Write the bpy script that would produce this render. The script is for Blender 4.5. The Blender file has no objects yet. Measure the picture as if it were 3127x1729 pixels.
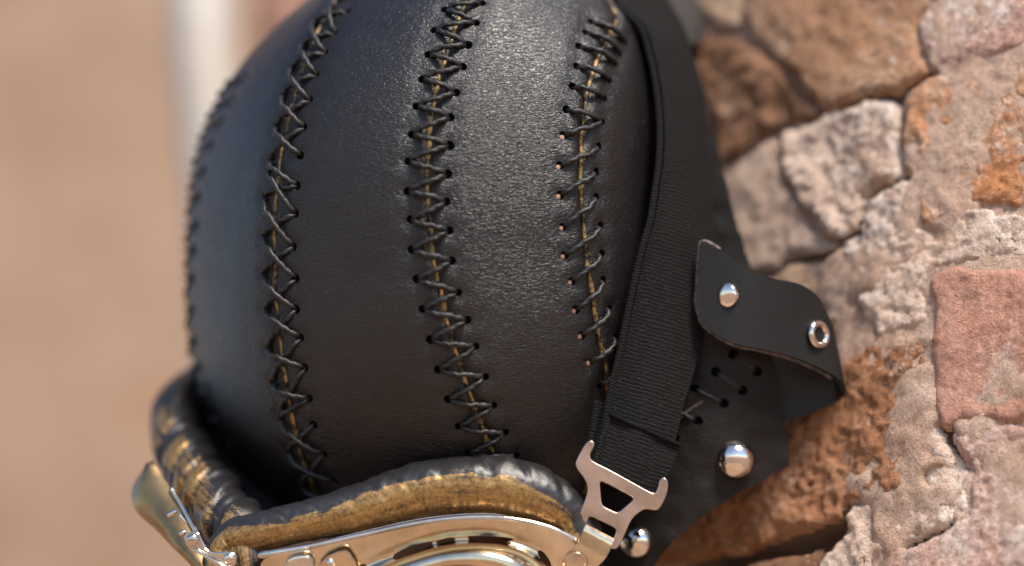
import bpy, bmesh, math, random
import numpy as np
from mathutils import Vector, Matrix

random.seed(7); np.random.seed(7)
scene = bpy.context.scene
col = scene.collection

# ------------------------------------------------------------------ camera, world, sun, exposure
PITCH = math.radians(17.0)          # the camera looks up a little at the helmet on its ledge
D = 0.85                            # metres to the plane of focus
FW = 0.36                           # width of the picture at that plane (m)
S = FW / 3127.0                     # metres per photograph pixel at that plane
CENTRE = np.array([0.0, 0.0, 1.45])
cp, sp = math.cos(PITCH), math.sin(PITCH)
RX = np.array([[1, 0, 0], [0, cp, -sp], [0, sp, cp]])

def W(p):                           # picture-aligned coordinates (x right, y away, z up) -> world
    return np.asarray(p, float) @ RX.T + CENTRE

cam_data = bpy.data.cameras.new('camera')
cam = bpy.data.objects.new('camera', cam_data); col.objects.link(cam)
cam.location = W((0, -D, 0)); cam.rotation_euler = (math.pi/2 + PITCH, 0, 0)
cam_data.lens = 85; cam_data.sensor_width = 36
cam_data.clip_start = 0.02; cam_data.clip_end = 2000
cam_data.dof.use_dof = True; cam_data.dof.focus_distance = D + 0.002; cam_data.dof.aperture_fstop = 1.9
scene.camera = cam

SUN_DIR = Vector((0.28, -0.59, 0.76)).normalized()
world = bpy.data.worlds.new('World'); scene.world = world; world.use_nodes = True
wn = world.node_tree.nodes; wl = world.node_tree.links
bg = wn['Background']
sky = wn.new('ShaderNodeTexSky'); sky.sky_type = 'NISHITA'; sky.sun_disc = False
sky.sun_elevation = math.asin(SUN_DIR.z); sky.sun_rotation = math.atan2(SUN_DIR.x, SUN_DIR.y)
sky.air_density = 1.0; sky.dust_density = 0.4; sky.ozone_density = 2.0
wl.new(sky.outputs[0], bg.inputs[0]); bg.inputs[1].default_value = 0.11
sl = bpy.data.lights.new('sun', 'SUN'); sl.energy = 3.4; sl.angle = math.radians(18); sl.color = (1.0, 0.91, 0.80)
so = bpy.data.objects.new('sun', sl); col.objects.link(so)
so.rotation_euler = SUN_DIR.to_track_quat('Z', 'Y').to_euler(); so.location = (1, -1.5, 4)
scene.view_settings.view_transform = 'Standard'; scene.view_settings.look = 'None'
scene.view_settings.exposure = 0.85; scene.view_settings.gamma = 1.0
scene.render.engine = 'CYCLES'

# ------------------------------------------------------------------ helpers
def P(px, py, y=0.0):               # photograph pixel at depth y behind the focus plane
    k = (D + y) / D
    return np.array([(px-1563.5)*S*k, y, (864.5-py)*S*k])

def hsh(ix, iy, iz, seed):
    n = (ix*374761393 + iy*668265263 + iz*2147483647 + seed*1274126177) & 0xffffffff
    n = ((n ^ (n >> 13)) * 1274126177) & 0xffffffff
    n = (n ^ (n >> 16)) & 0xffffffff
    return n.astype(np.float64)/4294967295.0*2-1

def vnoise(p, seed=0):
    p = np.asarray(p, float); i = np.floor(p).astype(np.int64); f = p-i; f = f*f*f*(f*(f*6-15)+10)
    r = 0
    for dx in (0, 1):
        wx = f[..., 0] if dx else 1-f[..., 0]
        for dy in (0, 1):
            wy = f[..., 1] if dy else 1-f[..., 1]
            for dz in (0, 1):
                wz = f[..., 2] if dz else 1-f[..., 2]
                r = r + wx*wy*wz*hsh(i[..., 0]+dx, i[..., 1]+dy, i[..., 2]+dz, seed)
    return r

def fbm(p, o=4, seed=0):
    p = np.asarray(p, float); r = 0; a = 1.0; t = 0
    for k in range(o):
        r = r + a*vnoise(p*(2.03**k)+k*17.3, seed+k); t += a; a *= 0.5
    return r/t

def smooth(e0, e1, x):
    t = np.clip((x-e0)/(e1-e0), 0, 1); return t*t*(3-2*t)

BASE = {}
def thing(name, label, cat, base, tilted=True, group=None):
    o = bpy.data.objects.new(name, None); col.objects.link(o); o.empty_display_size = 0.02
    base = np.asarray(base, float)
    if tilted:
        o.location = W(base); o.rotation_euler = (PITCH, 0, 0)
    else:
        o.location = base
    o['label'] = label; o['category'] = cat
    if group: o['group'] = group
    BASE[o.name] = base
    return o

def root_base(o):
    while o.parent is not None: o = o.parent
    return BASE[o.name]

def link_mesh(name, me, mat, parent=None):
    o = bpy.data.objects.new(name, me); col.objects.link(o)
    if mat is not None:
        me.materials.clear(); me.materials.append(mat)
    if parent is not None: o.parent = parent
    return o

def mk(name, verts, faces, mat, parent=None, sm=True, uv=None, sharp=None, attr=None):
    v = np.asarray(verts, float)
    if parent is not None: v = v - root_base(parent)
    me = bpy.data.meshes.new(name)
    me.from_pydata(v.tolist(), [], [list(map(int, f)) for f in faces]); me.update()
    if uv is not None:
        u = np.asarray(uv, float); lay = me.uv_layers.new(name='UVMap')
        idx = np.zeros(len(me.loops), int); me.loops.foreach_get('vertex_index', idx)
        lay.data.foreach_set('uv', u[idx].ravel())
    if attr is not None:
        for an, av in attr.items():
            a = me.attributes.new(an, 'FLOAT', 'POINT'); a.data.foreach_set('value', np.asarray(av, float).ravel())
    if sm:
        me.polygons.foreach_set('use_smooth', [True]*len(me.polygons))
        if sharp: me.set_sharp_from_angle(angle=math.radians(sharp))
    return link_mesh(name, me, mat, parent)

def grid_faces(nu, nv, wrapu=False, off=0, flip=False):   # vertex index = v*nu+u
    f = []
    for v in range(nv-1):
        for u in range(nu if wrapu else nu-1):
            a = v*nu+u; b = v*nu+(u+1) % nu; c = (v+1)*nu+(u+1) % nu; d = (v+1)*nu+u
            f.append((a+off, d+off, c+off, b+off) if flip else (a+off, b+off, c+off, d+off))
    return f

def spline(pts, n, closed=False):   # Catmull-Rom, evenly respaced
    p = np.asarray(pts, float); m = len(p)
    q = np.vstack([p[-1], p, p[0], p[1]]) if closed else np.vstack([2*p[0]-p[1], p, 2*p[-1]-p[-2]])
    out = []
    seg = m if closed else m-1
    for i in range(seg):
        a, b, c, d = q[i], q[i+1], q[i+2], q[i+3]
        for t in np.linspace(0, 1, 24, endpoint=False):
            out.append(0.5*((2*b)+(c-a)*t+(2*a-5*b+4*c-d)*t*t+(3*b-a-3*c+d)*t**3))
    out.append(p[0] if closed else p[-1]); out = np.array(out)
    l = np.concatenate([[0], np.cumsum(np.linalg.norm(np.diff(out[:, :3], axis=0), axis=1))])
    tt = np.linspace(0, l[-1], n+1 if closed else n)
    r = np.stack([np.interp(tt, l, out[:, k]) for k in range(out.shape[1])], 1)
    return r[:-1] if closed else r

def nrm(v): return v/np.maximum(1e-12, np.linalg.norm(v, axis=-1, keepdims=True))

def tube(path, rad, nseg=12, closed=False, prof=None, front=(0, -1, 0), flat=1.0):
    """tube round a path; phi = 0 faces the camera, +90 deg is outwards/up. returns verts, faces, uv, phi, s"""
    p = np.asarray(path, float); n = len(p)
    if closed: T = nrm(np.roll(p, -1, 0)-np.roll(p, 1, 0))
    else: T = nrm(np.gradient(p, axis=0))
    fr = np.asarray(front, float)[None, :]
    Fv = nrm(fr-(T*fr).sum(1, keepdims=True)*T); U = np.cross(Fv, T)
    rad = np.broadcast_to(np.asarray(rad, float), (n,))
    d = np.linalg.norm(np.diff(p, axis=0), axis=1); s = np.concatenate([[0], np.cumsum(d)])
    ph = np.arange(nseg)/nseg*2*np.pi
    PH, SS = np.meshgrid(ph, s); PH2 = np.where(PH > np.pi, PH-2*np.pi, PH)
    R = rad[:, None]*np.ones_like(PH)
    if prof is not None: R = R*prof(PH2, SS)
    v = p[:, None, :]+(Fv[:, None, :]*(np.cos(PH)*R*flat)[..., None])+(U[:, None, :]*(np.sin(PH)*R)[..., None])
    v = v.reshape(-1, 3)
    if closed:
        f = []
        for i in range(n):
            for j in range(nseg):
                a = i*nseg+j; b = i*nseg+(j+1) % nseg; c = ((i+1) % n)*nseg+(j+1) % nseg; e = ((i+1) % n)*nseg+j
                f.append((a, b, c, e))
    else:
        f = grid_faces(nseg, n, True)
        v = np.vstack([v, p[0], p[-1]]); k = n*nseg
        f += [(k, (j+1) % nseg, j) for j in range(nseg)] + [(k+1, (n-1)*nseg+j, (n-1)*nseg+(j+1) % nseg) for j in range(nseg)]
    uv = np.stack([SS.ravel(), PH2.ravel()/(2*np.pi)], 1)
    if not closed: uv = np.vstack([uv, [0, 0], [s[-1], 0]])
    return v, f, uv, PH2, SS

def solid_sheet(G, thick, flip=False, back=None):
    """G: nv x nu x 3 outer surface -> closed solid, thickness along the local normal"""
    nv, nu, _ = G.shape
    du = np.gradient(G, axis=1); dv = np.gradient(G, axis=0)
    N = nrm(np.cross(du, dv)) * (-1 if flip else 1)
    I = G - N*thick if back is None else back
    v = np.vstack([G.reshape(-1, 3), I.reshape(-1, 3)]); o = nu*nv
    f = grid_faces(nu, nv, False, 0, flip)+grid_faces(nu, nv, False, o, not flip)
    def side(a, b):
        f.append((b, a, a+o, b+o) if not flip else (a, b, b+o, a+o))
    for u in range(nu-1):
        side(u, u+1); side((nv-1)*nu+u+1, (nv-1)*nu+u)
    for w in range(nv-1):
        side((w+1)*nu, w*nu); side(w*nu+nu-1, (w+1)*nu+nu-1)
    return v, f

def lathe(profile, axis_pt, axis_dir, nseg=28, squash=None):
    """profile: (r, h) along axis_dir"""
    a = nrm(np.asarray(axis_dir, float)); t = np.array([0, 0, 1.0]) if abs(a[2]) < 0.9 else np.array([1.0, 0, 0])
    e1 = nrm(np.cross(t, a)); e2 = np.cross(a, e1)
    v = []
    for r, h in profile:
        for j in range(nseg):
            q = 2*math.pi*j/nseg
            v.append(np.asarray(axis_pt)+a*h+(e1*math.cos(q)+e2*math.sin(q))*r)
    f = grid_faces(nseg, len(profile), True)
    k = len(v); v.append(np.asarray(axis_pt)+a*profile[0][1]); v.append(np.asarray(axis_pt)+a*profile[-1][1])
    n = len(profile)
    f += [(k, (j+1) % nseg, j) for j in range(nseg)]+[(k+1, (n-1)*nseg+j, (n-1)*nseg+(j+1) % nseg) for j in range(nseg)]
    return np.array(v), f

def chaikin(p, n=2):
    p = [np.asarray(q, float) for q in p]
    for _ in range(n):
        q = []
        for i in range(len(p)):
            a, b = p[i], p[(i+1) % len(p)]
            q += [a*0.75+b*0.25, a*0.25+b*0.75]
        p = q
    return p

def plate(name, outer, holes, depth, thick, mat, parent, bevel=0.0003, rnd=2):
    """flat stamped metal plate cut to an outline given in photograph pixels, lying at depth(px,py)"""
    cu = bpy.data.curves.new('tmp', 'CURVE'); cu.dimensions = '2D'; cu.fill_mode = 'BOTH'
    cu.extrude = thick/2-bevel; cu.bevel_depth = bevel; cu.bevel_resolution = 2
    for poly in [outer]+holes:
        q = chaikin(poly, rnd); spn = cu.splines.new('POLY'); spn.points.add(len(q)-1)
        for i, pt in enumerate(q): spn.points[i].co = (pt[0]*S, -pt[1]*S, 0, 1)
        spn.use_cyclic_u = True
    o = bpy.data.objects.new('tmp', cu); col.objects.link(o)
    bpy.context.view_layer.update()
    me = bpy.data.meshes.new_from_object(o.evaluated_get(bpy.context.evaluated_depsgraph_get()))
    bpy.data.objects.remove(o); bpy.data.curves.remove(cu)
    b = root_base(parent)
    for v in me.vertices:
        px, py = v.co.x/S, -v.co.y/S
        q = P(px, py, depth(px, py)); q[1] -= v.co.z; v.co = q-b
    me.flip_normals() if False else None
    me.name = name
    bm = bmesh.new(); bm.from_mesh(me); bmesh.ops.recalc_face_normals(bm, faces=bm.faces); bm.to_mesh(me); bm.free()
    me.polygons.foreach_set('use_smooth', [True]*len(me.polygons)); me.set_sharp_from_angle(angle=math.radians(30))
    return link_mesh(name, me, mat, parent)

def boolean_cut(obj, cutv, cutf):
    cm = bpy.data.meshes.new('cut'); cm.from_pydata(np.asarray(cutv).tolist(), [], cutf); cm.update()
    co = bpy.data.objects.new('cut', cm); col.objects.link(co)
    co.parent = obj.parent
    m = obj.modifiers.new('b', 'BOOLEAN'); m.operation = 'DIFFERENCE'; m.object = co
    try: m.solver = 'MANIFOLD'
    except Exception: m.solver = 'EXACT'
    bpy.context.view_layer.update()
    dg = bpy.context.evaluated_depsgraph_get()
    me = bpy.data.meshes.new_from_object(obj.evaluated_get(dg))
    obj.modifiers.clear(); old = obj.data
    if len(me.polygons) > 50: obj.data = me; me.name = old.name
    bpy.data.objects.remove(co); bpy.data.meshes.remove(cm)
    me.polygons.foreach_set('use_smooth', [True]*len(me.polygons)); me.set_sharp_from_angle(angle=math.radians(38))

# ------------------------------------------------------------------ materials
class NT:
    def __init__(s, name):
        s.m = bpy.data.materials.new(name); s.m.use_nodes = True; s.t = s.m.node_tree
        s.b = s.t.nodes['Principled BSDF']
    def n(s, typ, **kw):
        x = s.t.nodes.new(typ)
        for k, v in kw.items():
            if k.startswith('_'): setattr(x, k[1:], v)
            else: x.inputs[k].default_value = v
        return x
    def l(s, a, b): s.t.links.new(a, b)
    def coords(s, scale=(1, 1, 1), kind='Object', rot=(0, 0, 0)):
        tc = s.n('ShaderNodeTexCoord'); mp = s.n('ShaderNodeMapping'); mp.inputs['Scale'].default_value = scale
        mp.inputs['Rotation'].default_value = rot
        s.l(tc.outputs[kind], mp.inputs['Vector']); return mp.outputs[0]
    def noise(s, vec, scale, detail=3, rough=0.55, dist=0.0):
        x = s.n('ShaderNodeTexNoise'); x.inputs['Scale'].default_value = scale; x.inputs['Detail'].default_value = detail
        x.inputs['Roughness'].default_value = rough; x.inputs['Distortion'].default_value = dist
        s.l(vec, x.inputs['Vector']); return x.outputs[0]
    def ramp(s, fac, a, b, ca=(0, 0, 0, 1), cb=(1, 1, 1, 1)):
        x = s.n('ShaderNodeValToRGB'); x.color_ramp.elements[0].position = a; x.color_ramp.elements[1].position = b
        x.color_ramp.elements[0].color = ca; x.color_ramp.elements[1].color = cb
        s.l(fac, x.inputs[0]); return x.outputs[0]
    def mix(s, fac, a, b):
        x = s.n('ShaderNodeMix', _data_type='RGBA')
        for v, k in ((fac, 0), (a, 6), (b, 7)):
            if hasattr(v, 'is_output') or hasattr(v, 'links'): s.l(v, x.inputs[k])
            else: x.inputs[k].default_value = v if not isinstance(v, tuple) else (*v, 1) if len(v) == 3 else v
        return x.outputs[2]
    def math(s, op, a, b=0.5):
        x = s.n('ShaderNodeMath', _operation=op)
        for i, v in enumerate((a, b)):
            if hasattr(v, 'links'): s.l(v, x.inputs[i])
            else: x.inputs[i].default_value = v
        return x.outputs[0]
    def bump(s, h, strength, dist, prev=None):
        x = s.n('ShaderNodeBump'); x.inputs['Strength'].default_value = strength; x.inputs['Distance'].default_value = dist
        s.l(h, x.inputs['Height'])
        if prev is not None: s.l(prev, x.inputs['Normal'])
        s.l(x.outputs[0], s.b.inputs['Normal']); return x.outputs[0]
    def set(s, **kw):
        for k, v in kw.items():
            k = k.replace('_', ' ')
            if hasattr(v, 'links'): s.l(v, s.b.inputs[k])
            else: s.b.inputs[k].default_value = v if not isinstance(v, tuple) else (*v, 1)
        return s

def leather(name, c1, c2, rough, grain=1.0, scale=1.0, spec=0.55):
    t = NT(name)
    v = t.coords((500*scale, 500*scale, 1250*scale))
    g = t.noise(v, 1.0, 2.5, 0.6, 1.3); v2 = t.coords((1, 1, 1))
    big = t.noise(v2, 38, 4, 0.6); fine = t.noise(v2, 1700, 2, 0.6); med = t.noise(v2, 11, 4, 0.65)
    lint = t.ramp(t.noise(v2, 520, 1, 0.4), 0.80, 0.83)
    t.set(Base_Color=t.mix(lint, t.mix(t.ramp(big, 0.35, 0.7), c1, c2), (0.10, 0.09, 0.085)))
    r = t.math('ADD', t.math('ADD', t.math('MULTIPLY', big, 0.10), t.math('MULTIPLY', med, 0.16)), rough-0.13); t.set(Roughness=r, Specular_IOR_Level=spec)
    gs = t.math('MULTIPLY', t.ramp(g, 0.32, 0.68), t.math('ADD', t.math('MULTIPLY', med, 0.8), 0.55))
    b = t.bump(gs, 0.52*grain, 0.00038)
    b = t.bump(fine, 0.14, 0.00012, b)
    t.bump(big, 0.04, 0.0012, b)
    return t.m

M = {}
M['leather'] = leather('black_leather', (0.0078, 0.0063, 0.0066), (0.0115, 0.0094, 0.0096), 0.34)
M['leather_flap'] = leather('brown_black_leather', (0.0095, 0.0070, 0.0064), (0.013, 0.0096, 0.0086), 0.58, 0.8, 1.0, 0.25)
M['keeper'] = leather('lit_leather', (0.035, 0.033, 0.033), (0.05, 0.047, 0.046), 0.5, 0.4)  # raised base colour puts the light on the keeper's face
M['leather_smooth'] = leather('smooth_black_leather', (0.007, 0.0062, 0.006), (0.010, 0.009, 0.0086), 0.50, 0.35, 1.6, 0.32)
t = NT('shade_black_lining'); t.set(Base_Color=(0.006, 0.005, 0.005), Roughness=0.9); M['shade_black'] = t.m  # near-black colour paints the shade inside holes and gaps
t = NT('raw_edge'); v = t.coords(); t.set(Base_Color=t.mix(t.ramp(t.noise(v, 500, 4), .4, .65), (0.05, 0.038, 0.034), (0.16, 0.13, 0.12)), Roughness=0.85); M['raw_edge'] = t.m
t = NT('gold_seam'); v = t.coords(); q = t.noise(v, 260, 4, 0.7); qf = t.noise(v, 1400, 2)
t.set(Base_Color=t.mix(t.ramp(q, 0.44, 0.56), (0.02, 0.014, 0.008), t.mix(qf, (0.20, 0.12, 0.04), (0.50, 0.33, 0.13))), Roughness=0.5, Metallic=0.25); t.bump(qf, 0.6, 0.0004); M['gold_seam'] = t.m
t = NT('waxed_thread'); v = t.coords((1, 1, 1)); q = t.noise(v, 1500, 3)
t.set(Base_Color=t.mix(q, (0.005, 0.0047, 0.005), (0.017, 0.0155, 0.016)), Roughness=0.5); t.bump(q, 0.5, 0.0003); M['thread'] = t.m
t = NT('tan_backing'); v = t.coords(); t.set(Base_Color=t.mix(t.noise(v, 900, 3), (0.30, 0.15, 0.095), (0.46, 0.26, 0.18)), Roughness=0.8); M['backing'] = t.m

# elastic webbing: ribs across its width, from the UV (u across 0..1, v metres along)
def webbing(name, freq, rot=0.0):
    t = NT(name); uvv = t.coords((1, 1, 1), 'UV')
    sx = t.n('ShaderNodeSeparateXYZ'); t.l(uvv, sx.inputs[0])
    ob = t.coords((1, 1, 1)); wob = t.noise(ob, 160, 3)
    a = t.math('MULTIPLY', sx.outputs[1], freq*2*math.pi)
    a = t.math('ADD', a, t.math('MULTIPLY', wob, 9.0))
    a = t.math('ADD', a, t.math('MULTIPLY', sx.outputs[0], rot))
    rib = t.math('ADD', t.math('MULTIPLY', t.math('SINE', a), 0.5), 0.5)
    fz = t.noise(ob, 950, 4, 0.75)
    fib = t.ramp(t.noise(t.coords((700, 700, 1900)), 1.0, 3, 0.7), 0.60, 0.72)
    t.set(Base_Color=t.mix(fib, t.mix(t.math('MULTIPLY', rib, fz), (0.003, 0.0028, 0.0028), (0.020, 0.0185, 0.018)), (0.05, 0.047, 0.046)), Roughness=0.8, Specular_IOR_Level=0.2)
    b = t.bump(rib, 0.55, 0.0005); t.bump(fz, 1.0, 0.0011, b); return t.m
M['webbing'] = webbing('black_elastic_webbing', 700, 10.0)
M['hem'] = webbing('webbing_hem', 900)

def metal(name, colr, rough, bump=0.0):
    t = NT(name); v = t.coords(); q = t.noise(v, 70, 5, 0.65)
    t.set(Base_Color=t.mix(t.ramp(q, 0.35, 0.62), tuple(c*0.72 for c in colr), colr), Metallic=1.0, Roughness=t.math('ADD', t.math('MULTIPLY', q, 0.20), rough-0.09))
    scr = t.noise(t.coords((60, 900, 900), rot=(0, 0.6, 0.2)), 1.0, 4, 0.7)
    b = t.bump(scr, 0.10, 0.0002)
    if bump: t.bump(t.noise(v, 120, 3), bump, 0.0004, b)
    return t.m
M['chrome'] = metal('polished_steel', (0.72, 0.65, 0.57), 0.10, 0.10)
M['chrome_gold'] = metal('warm_polished_steel', (0.74, 0.60, 0.43), 0.13, 0.25)
M['reflection_tint'] = metal('reflection_tinted_steel', (0.36, 0.235, 0.115), 0.34, 0.3)  # dark warm base colour greys the blue sky reflection on the left frame
M['copper'] = metal('rose_steel', (0.60, 0.45, 0.37), 0.30)
M['nickel'] = metal('nickel', (0.86, 0.77, 0.69), 0.10)

# worn gold paint over wrinkled black leather; 'gold' is a mask baked per vertex
t = NT('gold_rubbed_leather'); v = t.coords((1, 1, 1)); at = t.n('ShaderNodeAttribute', _attribute_name='gold')
g1 = t.noise(v, 230, 5, 0.7); g2 = t.noise(v, 900, 4, 0.65); st = t.noise(t.coords((55, 26, 1), 'UV'), 1.0, 5, 0.65)
msk = t.math('ADD', at.outputs['Fac'], t.math('MULTIPLY', t.math('SUBTRACT', g1, 0.5), 0.45))
msk = t.math('ADD', msk, t.math('MULTIPLY', t.math('SUBTRACT', g2, 0.5), 0.55))
msk = t.math('ADD', msk, t.math('MULTIPLY', t.math('SUBTRACT', st, 0.53), 2.1))
mk_ = t.ramp(msk, 0.38, 0.66)
gold = t.mix(t.ramp(t.math('ADD', t.math('MULTIPLY', g2, 0.6), t.math('MULTIPLY', st, 0.5)), 0.38, 0.72), (0.09, 0.044, 0.014), (0.48, 0.29, 0.11))
t.set(Base_Color=t.mix(mk_, (0.016, 0.0145, 0.015), gold), Roughness=0.37, Metallic=t.math('MULTIPLY', mk_, 0.6))
b = t.bump(g2, 0.30, 0.0004); t.bump(g1, 0.15, 0.0010, b); M['gold_leather'] = t.m
t = NT('dark_glass'); t.set(Base_Color=(0.01, 0.012, 0.012), Roughness=0.05); M['glass'] = t.m

def masonry(name, c1, c2, cw, wa, wb, patch=26.0, pits=0.5, c3=None, a3=0.6, dirt=1.0):
    t = NT(name); v = t.coords(); tn = t.noise(v, 42, 7, 0.62); fine = t.noise(v, 420, 5, 0.7)
    c = t.mix(t.ramp(tn, 0.36, 0.64), c1, c2)
    if c3: c = t.mix(t.ramp(t.noise(t.coords((1, 1, 1), rot=(1, .4, .2)), 33, 5, 0.6), a3, a3+0.05), c, c3)
    w = t.noise(t.coords((1, 1, 1), rot=(0.3, 1.1, 0.5)), patch, 9, 0.68)
    wm = t.ramp(t.math('ADD', w, t.math('MULTIPLY', t.math('SUBTRACT', fine, 0.5), 0.55)), wa, wb)
    c = t.mix(wm, c, cw)
    c = t.mix(t.ramp(fine, 0.28, 0.62), t.mix(0.42*dirt, c, (0.08, 0.055, 0.04)), c)
    pm = t.math('MULTIPLY', t.ramp(t.noise(v, 620, 3, 0.6, 0.6), 0.60, 0.70), t.ramp(t.noise(v, 70, 3), 0.42, 0.60))
    c = t.mix(t.math('MULTIPLY', pm, pits), c, (0.05, 0.035, 0.028))
    gr = t.noise(v, 820, 3, 0.7); c = t.mix(t.ramp(gr, 0.30, 0.46), t.mix(0.42*dirt, c, (0.12, 0.075, 0.05)), c)
    t.set(Base_Color=c, Roughness=0.92, Specular_IOR_Level=0.25)
    b = t.bump(fine, 0.9, 0.0018); b = t.bump(t.noise(v, 1100, 4, 0.7), 0.9, 0.0011, b); t.bump(pm, 0.6, -0.0012, b)
    return t.m
PALE = (0.82, 0.66, 0.56)
M['b_tan'] = masonry('tan_brick', (0.46, 0.235, 0.13), (0.62, 0.35, 0.205), (0.78, 0.585, 0.45), 0.56, 0.72)
M['b_beige'] = masonry('beige_brick', (0.636, 0.422, 0.276), (0.719, 0.499, 0.334), PALE, 0.5, 0.7)
M['b_brown'] = masonry('brown_brick', (0.235, 0.109, 0.058), (0.415, 0.218, 0.127), (0.691, 0.486, 0.357), 0.55, 0.68, 45)
M['m_pale'] = masonry('pale_mortar', (0.76, 0.545, 0.425), (0.84, 0.645, 0.525), (0.87, 0.735, 0.635), 0.45, 0.65, 30, 0.9, dirt=0.55)
M['m_grey'] = masonry('grey_mortar', (0.58, 0.40, 0.30), (0.66, 0.48, 0.38), PALE, 0.55, 0.75, 30, 0.6, dirt=0.6)
M['b_recess'] = masonry('dusty_brick', (0.374, 0.224, 0.139), (0.525, 0.346, 0.230), (0.608, 0.448, 0.322), 0.5, 0.7)
M['b_bloom'] = masonry('bloomed_orange_brick', (0.66, 0.28, 0.115), (0.68, 0.385, 0.235), (0.85, 0.68, 0.575), 0.50, 0.66, 38, 0.6)
M['b_pink'] = masonry('whitewashed_pink_brick', (0.66, 0.345, 0.27), (0.73, 0.47, 0.38), (0.85, 0.70, 0.615), 0.48, 0.68, 30, 0.6, (0.498, 0.166, 0.069), 0.66)
M['b_red'] = masonry('pinkish_red_brick', (0.62, 0.295, 0.205), (0.70, 0.39, 0.29), (0.82, 0.62, 0.53), 0.55, 0.75, 30, 0.35)
M['b_rust'] = masonry('rust_brown_brick', (0.34, 0.135, 0.055), (0.54, 0.27, 0.145), (0.76, 0.57, 0.44), 0.60, 0.72, 60, 0.5)
M['bed'] = masonry('mortar_bed', (0.62, 0.40, 0.29), (0.72, 0.52, 0.41), PALE, 0.6, 0.8)
t = NT('tan_render'); v = t.coords(); a = t.noise(v, 9, 5, 0.55); b_ = t.noise(t.coords((1, 1, 1), rot=(.5, .2, .9)), 14, 3)
t.set(Base_Color=t.mix(t.ramp(b_, 0.58, 0.75), t.mix(t.ramp(a, 0.35, 0.7), (0.255, 0.160, 0.104), (0.355, 0.243, 0.172)), (0.29, 0.160, 0.096)), Roughness=0.95)
t.bump(t.noise(v, 60, 5), 0.5, 0.004); M['render'] = t.m
t = NT('white_paint'); v = t.coords(); t.set(Base_Color=t.mix(t.ramp(t.noise(v, 30, 5), .3, .8), (0.43, 0.385, 0.335), (0.51, 0.46, 0.405)), Roughness=0.5); M['white'] = t.m
t = NT('dusty_ground'); v = t.coords(); a = t.noise(v, 1.3, 6, 0.6); g = t.noise(v, 40, 4)
t.set(Base_Color=t.mix(g, t.mix(t.ramp(a, .35, .65), (0.22, 0.14, 0.09), (0.31, 0.205, 0.138)), (0.27, 0.178, 0.12)), Roughness=0.95); t.bump(g, 0.4, 0.01); M['ground'] = t.m

# ------------------------------------------------------------------ setting: ground
o = mk('ground', [(-400, -400, 0), (400, -400, 0), (400, 400, 0), (-400, 400, 0)], [(0, 1, 2, 3)], M['ground']); o['kind'] = 'structure'

# ------------------------------------------------------------------ old brick wall, turning a blunt corner
CAMW = W((0, -D, 0))
def ray(px, py): return W(P(px, py, 0))-CAMW
C0 = CAMW+ray(2800, 865)*((D+0.024)/D)
angB = -math.radians(38); angA = -math.radians(29)     # heading towards the right
ds = 0.0005; ss = np.arange(-1.12, 0.46, ds)
ang = angB+(angA-angB)*smooth(-0.02, 0.02, ss)
ang = np.where(ss < -0.325, -math.pi/2, ang)
i0 = int(np.argmin(abs(ss)))
WX = np.cumsum(np.cos(ang))*ds; WY = np.cumsum(np.sin(ang))*ds
WX += C0[0]-WX[i0]; WY += C0[1]-WY[i0]
NX, NY = np.sin(ang), -np.cos(ang)                                   # outward normal
if NX[i0]*(CAMW[0]-C0[0])+NY[i0]*(CAMW[1]-C0[1]) < 0: NX, NY = -NX, -NY
def wall_sz(px, py):
    d = ray(px, py)
    cr = (WX-CAMW[0])*d[1]-(WY-CAMW[1])*d[0]
    j = int(np.argmin(abs(cr))); lam = ((WX[j]-CAMW[0])*d[0]+(WY[j]-CAMW[1])*d[1])/(d[0]**2+d[1]**2)
    return ss[j], CAMW[2]+lam*d[2]
def wall_pt(s, z, h):
    x = np.interp(s, ss, WX); y = np.interp(s, ss, WY); nx = np.interp(s, ss, NX); ny = np.interp(s, ss, NY)
    return np.stack([x+nx*h, y+ny*h, z], -1)
def sdpoly(X, Z, poly):
    poly = np.asarray(poly); d = np.full(X.shape, 1e9); ins = np.zeros(X.shape, bool)
    for i in range(len(poly)):
        a, b = poly[i], poly[(i+1) % len(poly)]; e = b-a
        t_ = np.clip(((X-a[0])*e[0]+(Z-a[1])*e[1])/max(1e-12, e@e), 0, 1)
        d = np.minimum(d, (X-a[0]-e[0]*t_)**2+(Z-a[1]-e[1]*t_)**2)
        c = ((a[1] > Z) != (b[1] > Z)) & (X < (b[0]-a[0])*(Z-a[1])/((b[1]-a[1]) if abs(b[1]-a[1]) > 1e-12 else 1e-12)+a[0])
        ins ^= c
    return np.where(ins, 1, -1)*np.sqrt(d)

wall = thing('brick_wall', 'old brick wall of crumbling pale mortar and pinkish red bricks beside the helmet', 'wall',
             (C0[0], C0[1], 0.0), tilted=False)

def heightfield(name, S0, S1, Z0, Z1, step, hfun, mat, keep=None):
    nu = int((S1-S0)/step)+2; nv = int((Z1-Z0)/step)+2
    su = np.linspace(S0, S1, nu); zv = np.linspace(Z0, Z1, nv); X, Z = np.meshgrid(su, zv)
    h = hfun(X, Z); V = wall_pt(X, Z, h).reshape(-1, 3)
    k = np.ones(X.shape, bool) if keep is None else keep(X, Z)
    F_ = []
    q = (k[:-1, :-1] & k[:-1, 1:] & k[1:, :-1] & k[1:, 1:])
    for v_, u_ in zip(*np.nonzero(q)):
        a = v_*nu+u_; F_.append((a, a+1, a+1+nu, a+nu))
    used = np.unique(np.array(F_).ravel()); rem = np.full(nu*nv, -1); rem[used] = np.arange(len(used))
    F_ = rem[np.array(F_)]
    return mk(name, V[used], F_, mat, wall)

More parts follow.
